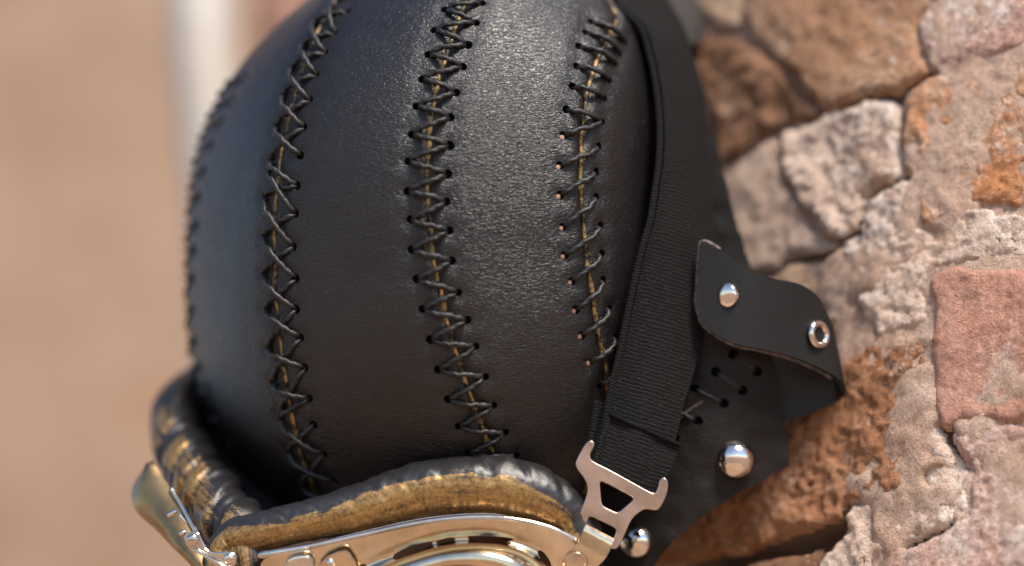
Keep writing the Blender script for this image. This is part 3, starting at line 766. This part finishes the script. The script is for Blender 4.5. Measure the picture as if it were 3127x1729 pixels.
edge = edge + 0.00012*np.stack([vnoise(np.stack([np.arange(len(edge))*0.9, np.zeros(len(edge)), np.full(len(edge), c_)], -1), 3) for c_ in (1., 2., 3.)], -1)
v, f = tube(edge, 0.00105, 8)[:2]; mk('cut_edge', v, f, M['raw_edge'], loop)
rivet('strap_rivet', 2219, 903, 0.0118, 0.0045, 0.0016, (-0.55, -0.83, 0.05))
# eyelet
pe = P(2500, 1022, 0.0188); ax = nrm(np.array([0.66, -0.74, 0.12])); e1 = nrm(np.cross(ax, (0, 0, 1))); e2 = np.cross(ax, e1)
cc = np.array([pe+(e1*math.cos(q)+e2*math.sin(q))*0.0040 for q in np.linspace(0, 2*np.pi, 40, endpoint=False)])
v, f = tube(cc, 0.0013, 12, closed=True, front=ax)[:2]; mk('eyelet', v, f, M['nickel'], helmet)
v, f = lathe([(0.0012, -0.0004), (0.0013, 0.0004), (0.0008, 0.0007)], P(2282, 1023, 0.0118), (-0.1, -1, 0), 12); mk('backing_spot', v, f, M['backing'], helmet)

# keeper loop over the strap at the crown
KP = [((1890, -170, .098), (2010, -330, .125)), ((1965, -70, .088), (2075, -180, .118)), ((2010, 20, .078), (2110, -60, .112)), ((2040, 90, .071), (2145, 50, .106)), ((2062, 140, .068), (2160, 122, .104))]
E0 = spline([P(*a) for a, b in KP], 40); E1 = spline([P(*b) for a, b in KP], 40)
G = np.stack([E0+(E1-E0)*w for w in np.linspace(0, 1, 10)], 1)
v, f = solid_sheet(G, 0.012, flip=True); mk('strap_keeper', v, f, M['keeper'], helmet, sharp=40)

# ------------------------------------------------------------------ goggles
gog = thing('goggles', 'goggles with gold rubbed leather padding and polished metal frames pushed against the helmet', 'goggles', P(1250, 2050, 0.02))

def pad(name, pts, n, wr, goldf, seed):
    c = spline([list(P(p[0], p[1], p[3]))+[p[2]*S] for p in pts], n, closed=True)
    L = np.linalg.norm(np.diff(c[:, :3], axis=0), axis=1).sum()
    def prof(ph, s):
        q = np.stack([s*95+ph*0.5, ph*0.22, np.full(s.shape, seed*1.7)], -1); a = vnoise(q, seed)
        q2 = np.stack([s*230, ph*0.45, np.full(s.shape, seed*2.9)], -1); b = vnoise(q2, seed+3)
        crease = -np.exp(-(a/0.13)**2)                # narrow valleys between soft folds
        return 1+wr(s, ph)*(0.55*crease+0.30*b)+0.015*vnoise(np.stack([s*600, ph*4, s*0], -1), seed+8)
    v, f, uv, PH, SS = tube(c[:, :3], c[:, 3], 56, closed=True, prof=prof, flat=1.05)
    pr = prof(PH, SS); g = goldf(PH, SS, v.reshape(PH.shape+(3,)))-np.maximum(0, 0.985-pr)*3.0
    return mk(name, v, f, M['gold_leather'], gog, uv=uv, attr={'gold': g.ravel()})
RP = [(700, 1652, 58, .004), (800, 1622, 62, .001), (900, 1598, 62, .000), (1000, 1576, 66, .000), (1100, 1552, 76, .001), (1200, 1522, 84, .002), (1300, 1497, 92, .003), (1400, 1484, 96, .003), (1500, 1484, 97, .003), (1600, 1502, 96, .003), (1690, 1540, 90, .003), (1750, 1595, 80, .003), (1775, 1690, 72, .000), (1760, 1820, 70, -.004), (1650, 1950, 70, -.010), (1400, 2050, 70, -.014), (1100, 2050, 70, -.014), (850, 1960, 65, -.010), (715, 1830, 60, -.004), (672, 1730, 56, .002)]
def px_of(v): return v[..., 0]/(S*(D+v[..., 1])/D)+1563.5
def wrR(s, ph):
    return 0.05+0.05*smooth(0.3, 0.9, ph)+0.17*smooth(0.5, 1.4, ph)*smooth(0.075, 0.10, s)+0.16*(1-smooth(0.0, 0.03, s))
def goldR(ph, s, v):
    x = px_of(v)
    lim = np.interp(x, [680, 760, 850, 1000, 1100, 1250, 1380, 1400, 1500, 1580, 1700, 1780], [0.6, 0.5, 0.38, 0.40, 0.58, 0.50, 0.48, 0.50, 0.40, 0.18, 0.05, 0.0])
    n = 0.28*fbm(np.stack([s*130, ph*0.7, s*0+1], -1), 3, 21)+0.8*np.minimum(0, fbm(np.stack([s*85, s*0, s*0+6], -1), 2, 33)+0.28)
    top = smooth(0.25, -0.15, ph-lim-n)
    low = smooth(-1.35, -0.9, ph)
    return (0.05+0.95*top)*low*0.85+0.04
pad('padding', RP, 460, wrR, goldR, 11)
LPd = [(660, 1150, 50, .110), (585, 1180, 62, .098), (540, 1245, 78, .082), (545, 1335, 90, .066), (585, 1425, 98, .050), (638, 1505, 98, .036), (700, 1580, 94, .020), (745, 1650, 84, .008), (760, 1740, 70, .002), (740, 1850, 64, .004), (690, 1800, 58, .03), (650, 1650, 56, .06), (640, 1480, 52, .09), (650, 1300, 46, .115), (660, 1180, 42, .125)]
def wrL(s, ph): return 0.12+0.26*smooth(0.035, 0.07, s)
def goldL(ph, s, v):
    n = 0.5*fbm(np.stack([s*140, ph*0.8, s*0+4], -1), 3, 27)
    return 0.06+0.70*smooth(0.85, 0.05, np.abs(ph+0.1)+n-0.25)*(0.35+0.65*smooth(0.03, 0.075, s))
pad('padding', LPd, 380, wrL, goldL, 15)

# added dark sheet standing in for the black shade between left pad and helmet
WB = [((600, 1185, .088), (700, 1200, .100)), ((600, 1290, .074), (760, 1300, .090)), ((640, 1400, .058), (830, 1400, .080)), ((690, 1490, .042), (900, 1480, .072)), ((740, 1570, .026), (980, 1540, .060)), ((800, 1620, .012), (1060, 1580, .048))]
A0 = spline([P(*a) for a, b in WB], 40); A1 = spline([P(*b) for a, b in WB], 40)
G = np.stack([A0+(A1-A0)*w+np.array([0, 0.012, 0])*math.sin(math.pi*w) for w in np.linspace(0, 1, 14)], 1)
v, f = solid_sheet(G, 0.0015, flip=True); mk('pad_shade_sheet', v, f, M['shade_black'], gog)

# right frame: rolled bead, side band with vent slots, lens ring, lens
C_0 = [(800, 1716), (950, 1676), (1100, 1643), (1250, 1610), (1400, 1588), (1550, 1590), (1680, 1617), (1765, 1672), (1785, 1790), (1700, 1930), (1500, 2030), (1250, 2050), (1000, 1980), (840, 1850)]
C_1 = [(960, 1850), (1040, 1785), (1130, 1735), (1240, 1690), (1375, 1655), (1515, 1652), (1615, 1682), (1680, 1740), (1695, 1815), (1630, 1910), (1460, 1985), (1270, 1995), (1090, 1950), (990, 1900)]
cen = np.array([1345, 1830])
def shrink(c, k_, dy=0): return [tuple(cen+(np.array(p)-cen)*k_+np.array([0, dy])) for p in c]
C_15 = shrink(C_1, 0.955, 3); C_2 = shrink(C_1, 0.84, 8); C_25 = shrink(C_1, 0.70, 14); C_3 = shrink(C_1, 0.58, 16)
rows = [(C_0, -.0090), ([tuple((np.array(a)+np.array(b))/2) for a, b in zip(C_0, C_1)], -.0082), (C_1, -.0070), (C_15, -.014), (C_2, -.0205), (C_25, -.0215), (C_3, -.0185)]
cur = [spline([P(p[0], p[1], d_) for p in c], 160, closed=True) for c, d_ in rows]
cur = np.array(cur); tt = np.linspace(0, len(cur)-1, 32)
G = np.array([[np.interp(tt, range(len(cur)), cur[:, j, c]) for c in range(3)] for j in range(160)])  # 160 x 3 x 32
G = np.transpose(G, (2, 0, 1))
sm_ = G.copy()
for _ in range(3): sm_[1:-1] = (sm_[:-2]+2*sm_[1:-1]+sm_[2:])/4
G = sm_
G = np.concatenate([G, G[:, :1]], 1)
nv_, nu_ = G.shape[:2]
inn = G.copy(); inn[..., 1] += 0.0016
vv = np.vstack([G[:, :-1].reshape(-1, 3), inn[:, :-1].reshape(-1, 3)]); nn_ = nu_-1; o_ = nv_*nn_
ff = grid_faces(nn_, nv_, True)+grid_faces(nn_, nv_, True, o_, True)
for j in range(nn_):
    j2 = (j+1) % nn_; ff.append((j2, j, j+o_, j2+o_)); b0 = (nv_-1)*nn_; ff.append((b0+j, b0+j2, b0+j2+o_, b0+j+o_))
frame = mk('lens_frame', vv, ff, M['chrome_gold'], gog, sharp=50)
slots = [[(1197, 1700), (1215, 1684), (1262, 1664), (1318, 1652), (1324, 1662), (1280, 1686), (1225, 1706), (1202, 1710)], [(1327, 1655), (1352, 1645), (1388, 1640), (1392, 1652), (1340, 1662)], [(1428, 1638), (1445, 1636), (1500, 1637), (1562, 1642), (1570, 1650), (1545, 1656), (1500, 1662), (1455, 1656), (1430, 1648)], [(1640, 1682), (1655, 1680), (1678, 1708), (1686, 1735), (1668, 1728), (1645, 1700)], [(1085, 1745), (1100, 1722), (1118, 1722), (1122, 1738), (1100, 1760)]]
cv, cf = [], []
for sl_ in slots:
    q = chaikin(sl_, 1); n_ = len(q); o_ = len(cv); b = root_base(gog)
    cv += [P(x, y, -0.03)-b for x, y in q]+[P(x, y, 0.02)-b for x, y in q]
    cf += [[o_+j, o_+(j+1) % n_, o_+n_+(j+1) % n_, o_+n_+j] for j in range(n_)]+[[o_+j for j in range(n_)][::-1], [o_+n_+j for j in range(n_)]]
bm = bmesh.new(); mt = bpy.data.meshes.new('t'); mt.from_pydata(np.array(cv).tolist(), [], cf); bm.from_mesh(mt); bmesh.ops.recalc_face_normals(bm, faces=bm.faces)
cv = [tuple(x.co) for x in bm.verts]; cf = [[x.index for x in fc.verts] for fc in bm.faces]; bm.free(); bpy.data.meshes.remove(mt)
boolean_cut(frame, cv, cf)
lensring = spline([P(p[0], p[1], -.0175) for p in C_3], 80, closed=True); cpt = P(cen[0], cen[1]+18, -0.021)
vv = np.vstack([lensring, (lensring+cpt)/2-np.array([0, 0.0012, 0]), cpt[None]-np.array([[0, .0015, 0]])]); ff = grid_faces(80, 2, True)+[(80+j, 80+(j+1) % 80, 160) for j in range(80)]
mk('lens', vv, ff, M['glass'], gog)
bead = spline([P(x, y, -0.0075) for x, y in [(788, 1698), (870, 1684), (950, 1668), (1100, 1635), (1250, 1602), (1350, 1587), (1450, 1580), (1550, 1584), (1650, 1603), (1720, 1630), (1782, 1672), (1800, 1730), (1795, 1800)]], 140)
rb = np.full(140, 8.5*S); rb[:18] = np.linspace(15, 9, 18)*S; rb[0] *= 0.55; rb[1] *= 0.85
v, f = tube(bead, rb, 16)[:2]; mk('bead', v, f, M['chrome'], gog, sharp=60)
bd2 = spline([P(x, y, -0.0030) for x, y in [(1000, 1650), (1100, 1626), (1250, 1592), (1350, 1577), (1450, 1570), (1550, 1574), (1650, 1592), (1720, 1617), (1790, 1660)]], 100)
v, f = tube(bd2, 5*S, 10)[:2]; mk('bead', v, f, M['chrome'], gog, sharp=60)
flatd = lambda d_: (lambda x, y: d_)
plate('hinge_plate', [(872, 1742), (878, 1716), (905, 1702), (948, 1700), (955, 1742)], [], flatd(-.0125), 0.0035, M['chrome'], gog, 0.0008, 1)
plate('hinge_plate', [(968, 1770), (985, 1708), (1050, 1680), (1072, 1696), (1108, 1770)], [], lambda x, y: -.013+(y-1700)*2e-5, 0.0020, M['chrome_gold'], gog, 0.0004, 1)
def gdome(name, px, py, y, r, h, dr=(0, -1, 0), mat='chrome', parent=None):
    p = P(px, py, y); pr = [(r*1.05, -0.0008), (r*1.05, 0.0)]+[(r*math.cos(a)+1e-5, h*math.sin(a)) for a in np.linspace(0.08, math.pi/2, 9)]
    v, f = lathe(pr, p, dr, 28); return mk(name, v, f, M[mat], gog, sharp=60)
gdome('screw', 1008, 1720, -.0142, 0.0016, 0.0010)
# bridge link
plate('bridge_link', [(566, 1650), (572, 1632), (590, 1624), (608, 1632), (614, 1655), (622, 1675), (645, 1690), (680, 1690), (705, 1686), (720, 1700), (716, 1722), (700, 1734), (676, 1732), (650, 1716), (615, 1690), (585, 1676)], [], lambda x, y: -.006-(x-588)*3e-5, 0.0018, M['chrome'], gog, 0.0005, 2)
gdome('link_rivet', 588, 1650, -.0070, 0.0021, 0.0011); gdome('link_rivet', 700, 1708, -.0102, 0.0021, 0.0011)
rod = np.array([P(592, 1678, -.008), P(630, 1700, -.0095), P(680, 1727, -.011), P(720, 1755, -.011)]); v, f = tube(spline(rod, 20), 5*S, 10)[:2]; mk('frame_rod', v, f, M['chrome'], gog)
for (a, b, y_) in [((512, 1576), (540, 1560), .006), ((548, 1572), (568, 1600), .004), ((548, 1630), (566, 1626), -.001)]:
    p0, p1 = P(*a, y_), P(*b, y_); v, f = tube(np.array([p0, p0*.75+p1*.25, p0*.25+p1*.75, p1]), np.array([7, 9, 9, 7])*S, 12)[:2]; mk('hinge_pin', v, f, M['chrome'], gog, sharp=50)
# left frame cup
I_ = [(468, 1404, .028), (479, 1426, .025), (525, 1499, .020), (556, 1548, .016), (590, 1612, .010), (640, 1695, .003), (700, 1780, -.002), (740, 1860, -.002)]
O_ = [(450, 1412, .034), (410, 1475, .032), (402, 1526, .029), (425, 1572, .025), (478, 1620, .019), (525, 1670, .012), (590, 1735, .006), (660, 1810, .002)]
Ei = spline([P(*p) for p in I_], 70); Eo = spline([P(*p) for p in O_], 70)
G = []
for w in np.linspace(0, 1, 14):
    c = Ei+(Eo-Ei)*w; c = c+np.array([-0.3, -1, -0.2])*0.0040*math.sin(math.pi*w); G.append(c)
G = np.stack(G, 1); v, f = solid_sheet(G, 0.0018)
mk('lens_frame', v, f, M['reflection_tint'], gog, sharp=50)
v, f = tube(Ei[14:]+np.array([0.0004, -0.0012, 0]), 7*S, 10)[:2]; mk('bead', v, f, M['chrome'], gog)

# elastic strap, folded end, buckle, clip
ST = [((1800, -260, .085), (1930, -320, .110)), ((1840, -120, .060), (1995, -140, .095)), ((1867, 0, .0440), (2040, 0, .080)), ((1951, 81, .0365), (2088, 90, .069)), ((1983, 175, .0320), (2122, 200, .060)), ((2004, 281, .0270), (2150, 330, .053)), ((2013, 400, .0215), (2166, 470, .047)), ((2010, 492, .0175), (2172, 580, .0425)), ((1997, 588, .0145), (2173, 680, .0375)), ((1983, 675, .0118), (2170, 770, .0325)), ((1958, 763, .0098), (2165, 860, .0280)), ((1937, 851, .0085), (2157, 950, .0235)), ((1912, 970, .0072), (2142, 1040, .0195)), ((1890, 1080, .0062), (2110, 1150, .0135)), ((1862, 1198, .0052), (2080, 1250, .0085)), ((1848, 1270, .0042), (2062, 1330, .0055)), ((1826, 1350, .0022), (2032, 1425, .0022)), ((1806, 1420, .0008), (1992, 1520, .0008)), ((1796, 1450, .0008), (1980, 1550, .0008))]
def ribbon(name, rows_, n, thick, bulge, mat, parent):
    E0 = spline([P(*a) for a, b in rows_], n); E1 = spline([P(*b) for a, b in rows_], n)
    ws = np.linspace(0, 1, 20); G = np.stack([E0+(E1-E0)*w+np.array([0.2, -1, 0])*(bulge*math.sin(math.pi*w)) for w in ws], 1)
    v, f = solid_sheet(G, thick, flip=True)
    l = np.concatenate([[0], np.cumsum(np.linalg.norm(np.diff((E0+E1)/2, axis=0), axis=1))])
    uv = np.stack([np.tile(ws, n), np.repeat(l, 20)], 1); uv = np.vstack([uv, uv])
    return mk(name, v, f, mat, parent, uv=uv, sharp=45), E0, E1
strap, E0, E1 = ribbon('elastic_strap', ST, 160, 0.0016, 0.0042, M['webbing'], gog)
def hem(E, r, nm='hem'):
    v, f, uv, _, _ = tube(E, r, 10); uv = uv[:, ::-1].copy(); mk(nm, v, f, M['hem'], strap, uv=uv)
hem(E0[10:]+np.array([0.0002, 0.0002, 0]), 0.00125)
hem(E0[34:]+np.array([0.0024, -0.0001, 0]), 0.00075)
hem(E1[30:]+np.array([-0.0002, 0.0004, 0]), 0.0008)
FO = [((1860, 1262, .0022), (2078, 1360, .0030)), ((1842, 1330, .0005), (2056, 1418, .0008)), ((1822, 1395, -.0012), (2022, 1480, -.0008)), ((1806, 1432, -.0016), (1990, 1524, -.0014))]
fold, F0, F1 = ribbon('strap_fold', FO, 60, 0.0016, 0.0012, M['webbing'], gog)
v, f, uv, _, _ = tube(F0, 0.0013, 10); mk('hem', v, f, M['hem'], fold, uv=uv[:, ::-1].copy())
UN = [((1822, 1222, .0068), (1990, 1300, .0085)), ((1812, 1300, .0062), (1980, 1380, .0070)), ((1796, 1385, .0042), (1960, 1470, .0050)), ((1786, 1440, .0030), (1950, 1530, .0036))]
und, U0, U1 = ribbon('strap_fold', UN, 50, 0.0016, 0.0005, M['webbing'], gog)
v, f, uv, _, _ = tube(U0, 0.0014, 10); mk('hem', v, f, M['hem'], und, uv=uv[:, ::-1].copy())
v, f = tube(spline([F0[0]+(F1[0]-F0[0])*w+np.array([0, -0.0012-0.0012*math.sin(math.pi*w), 0]) for w in np.linspace(0, 1, 12)], 40), 0.0007, 8)[:2]
mk('hem', v, f, M['hem'], fold)
bk_out = [(1795, 1349), (1812, 1349), (1812, 1362), (1799, 1384), (1799, 1400), (1810, 1413), (1860, 1437), (1950, 1487), (1990, 1509), (2003, 1508), (2012, 1490), (2016, 1466), (2030, 1460), (2038, 1474), (2034, 1508), (2012, 1552), (1998, 1556), (1972, 1549), (1948, 1561), (1924, 1585), (1908, 1622), (1890, 1664), (1874, 1676), (1846, 1660), (1790, 1630), (1772, 1622), (1758, 1608), (1762, 1592), (1786, 1540), (1797, 1505), (1797, 1482), (1786, 1458), (1762, 1428), (1760, 1412), (1776, 1380)]
bk_h1 = [(1834, 1464), (1880, 1486), (1932, 1514), (1939, 1526), (1912, 1550), (1887, 1571), (1862, 1560), (1834, 1545), (1831, 1510), (1828, 1474)]
bk_h2 = [(1799, 1570), (1840, 1590), (1888, 1612), (1880, 1636), (1872, 1652), (1830, 1632), (1782, 1610), (1790, 1590)]
bd = lambda x, y: -0.0032-(y-1450)*1.2e-5
plate('buckle', bk_out, [bk_h1, bk_h2], bd, 0.0016, M['copper'], gog, 0.0004, 2)
CL = [((1793, 1606, .0005), (1876, 1650, .0005)), ((1791, 1600, -.0060), (1877, 1644, -.0060)), ((1787, 1606, -.0098), (1874, 1652, -.0098)), ((1768, 1648, -.0108), (1852, 1700, -.0108)), ((1738, 1690, -.0102), (1818, 1738, -.0102)), ((1704, 1735, -.0094), (1780, 1790, -.0094)), ((1690, 1790, -.0086), (1760, 1840, -.0086))]
E0 = spline([P(*a) for a, b in CL], 60); E1 = spline([P(*b) for a, b in CL], 60)
G = np.stack([E0+(E1-E0)*w for w in np.linspace(0, 1, 8)], 1); v, f = solid_sheet(G, 0.0011, flip=True)
clip = mk('strap_clip', v, f, M['chrome_gold'], gog, sharp=40)
v, f = lathe([(0.0043, -0.0006), (0.0043, 0.0002), (0.0040, 0.0006), (0.0034, 0.0006), (0.0031, 0.0003), (0.0010, 0.0004)], P(1757, 1722, -.0112), (0, -1, 0), 32); mk('clip_rivet', v, f, M['chrome_gold'], gog, sharp=40)

# ------------------------------------------------------------------ brick ledge that carries the helmet
lowest = min(min((ob.matrix_basis @ v.co)[2] for v in ob.data.vertices) for ob in gog.children if ob.type == 'MESH')
zl = W(np.array([0, 0.0, lowest+BASE['goggles'][2]]))[2]-0.012
bpy.context.view_layer.update()
zl = min((ob.matrix_world @ v.co).z for r_ in (gog, helmet) for ob in r_.children if ob.type == 'MESH' for v in ob.data.vertices)
led = thing('stone_ledge', 'tan stone ledge carrying the helmet below the wall', 'ledge', (0.0, 0.15, 0.0), tilted=False)
def lbox(name, x0, x1, y0, y1, z0, z1, bev, mat):
    bm = bmesh.new(); bmesh.ops.create_cube(bm, size=1.0)
    for v in bm.verts: v.co = Vector((x0+(x1-x0)*(v.co.x+.5), y0+(y1-y0)*(v.co.y+.5), z0+(z1-z0)*(v.co.z+.5)))-Vector(BASE['stone_ledge'])
    bmesh.ops.bevel(bm, geom=bm.edges[:], offset=bev, segments=3, affect='EDGES')
    me = bpy.data.meshes.new(name); bm.to_mesh(me); bm.free(); return link_mesh(name, me, mat, led)
lbox('coping', -0.32, 0.16, -0.10, yb-0.003, zl-0.05, zl, 0.006, M['b_beige'])
lbox('pier', -0.30, 0.14, -0.08, yb-0.006, 0.0, zl-0.051, 0.004, M['b_tan'])

# ------------------------------------------------------------------ white pole leaning in the corner behind
yp = W((0, 0.345, 0))[1]
def on_plane(px, py):
    d = ray(px, py); lam = (yp-CAMW[1])/d[1]; return CAMW+d*lam
pa, pb = on_plane(609, 0), on_plane(674, 700); dr = nrm(pa-pb); foot = pb+dr*((zl-pb[2])/dr[2]); top = pb+dr*((zl+0.56-pb[2])/dr[2])
pole = thing('pole', 'white painted pole standing behind the helmet in front of tan wall', 'pole', foot, tilted=False)
pr = []; L_ = np.linalg.norm(top-foot)
for r_, h in [(0.0180, 0.0012), (0.0182, 0.002), (0.0182, 0.028), (0.0166, 0.030), (0.0164, 0.30), (0.0164, L_-0.06), (0.0150, L_-0.03), (0.0090, L_-0.01), (0.002, L_)]: pr.append((r_, h))
v, f = lathe(pr[2:], foot, dr, 32); mk('shaft', v, f, M['white'], pole, sharp=40)
v, f = lathe(pr[:3]+[(0.0170, 0.0285)], foot, dr, 32); mk('ferrule', v, f, M['nickel'], pole, sharp=40)
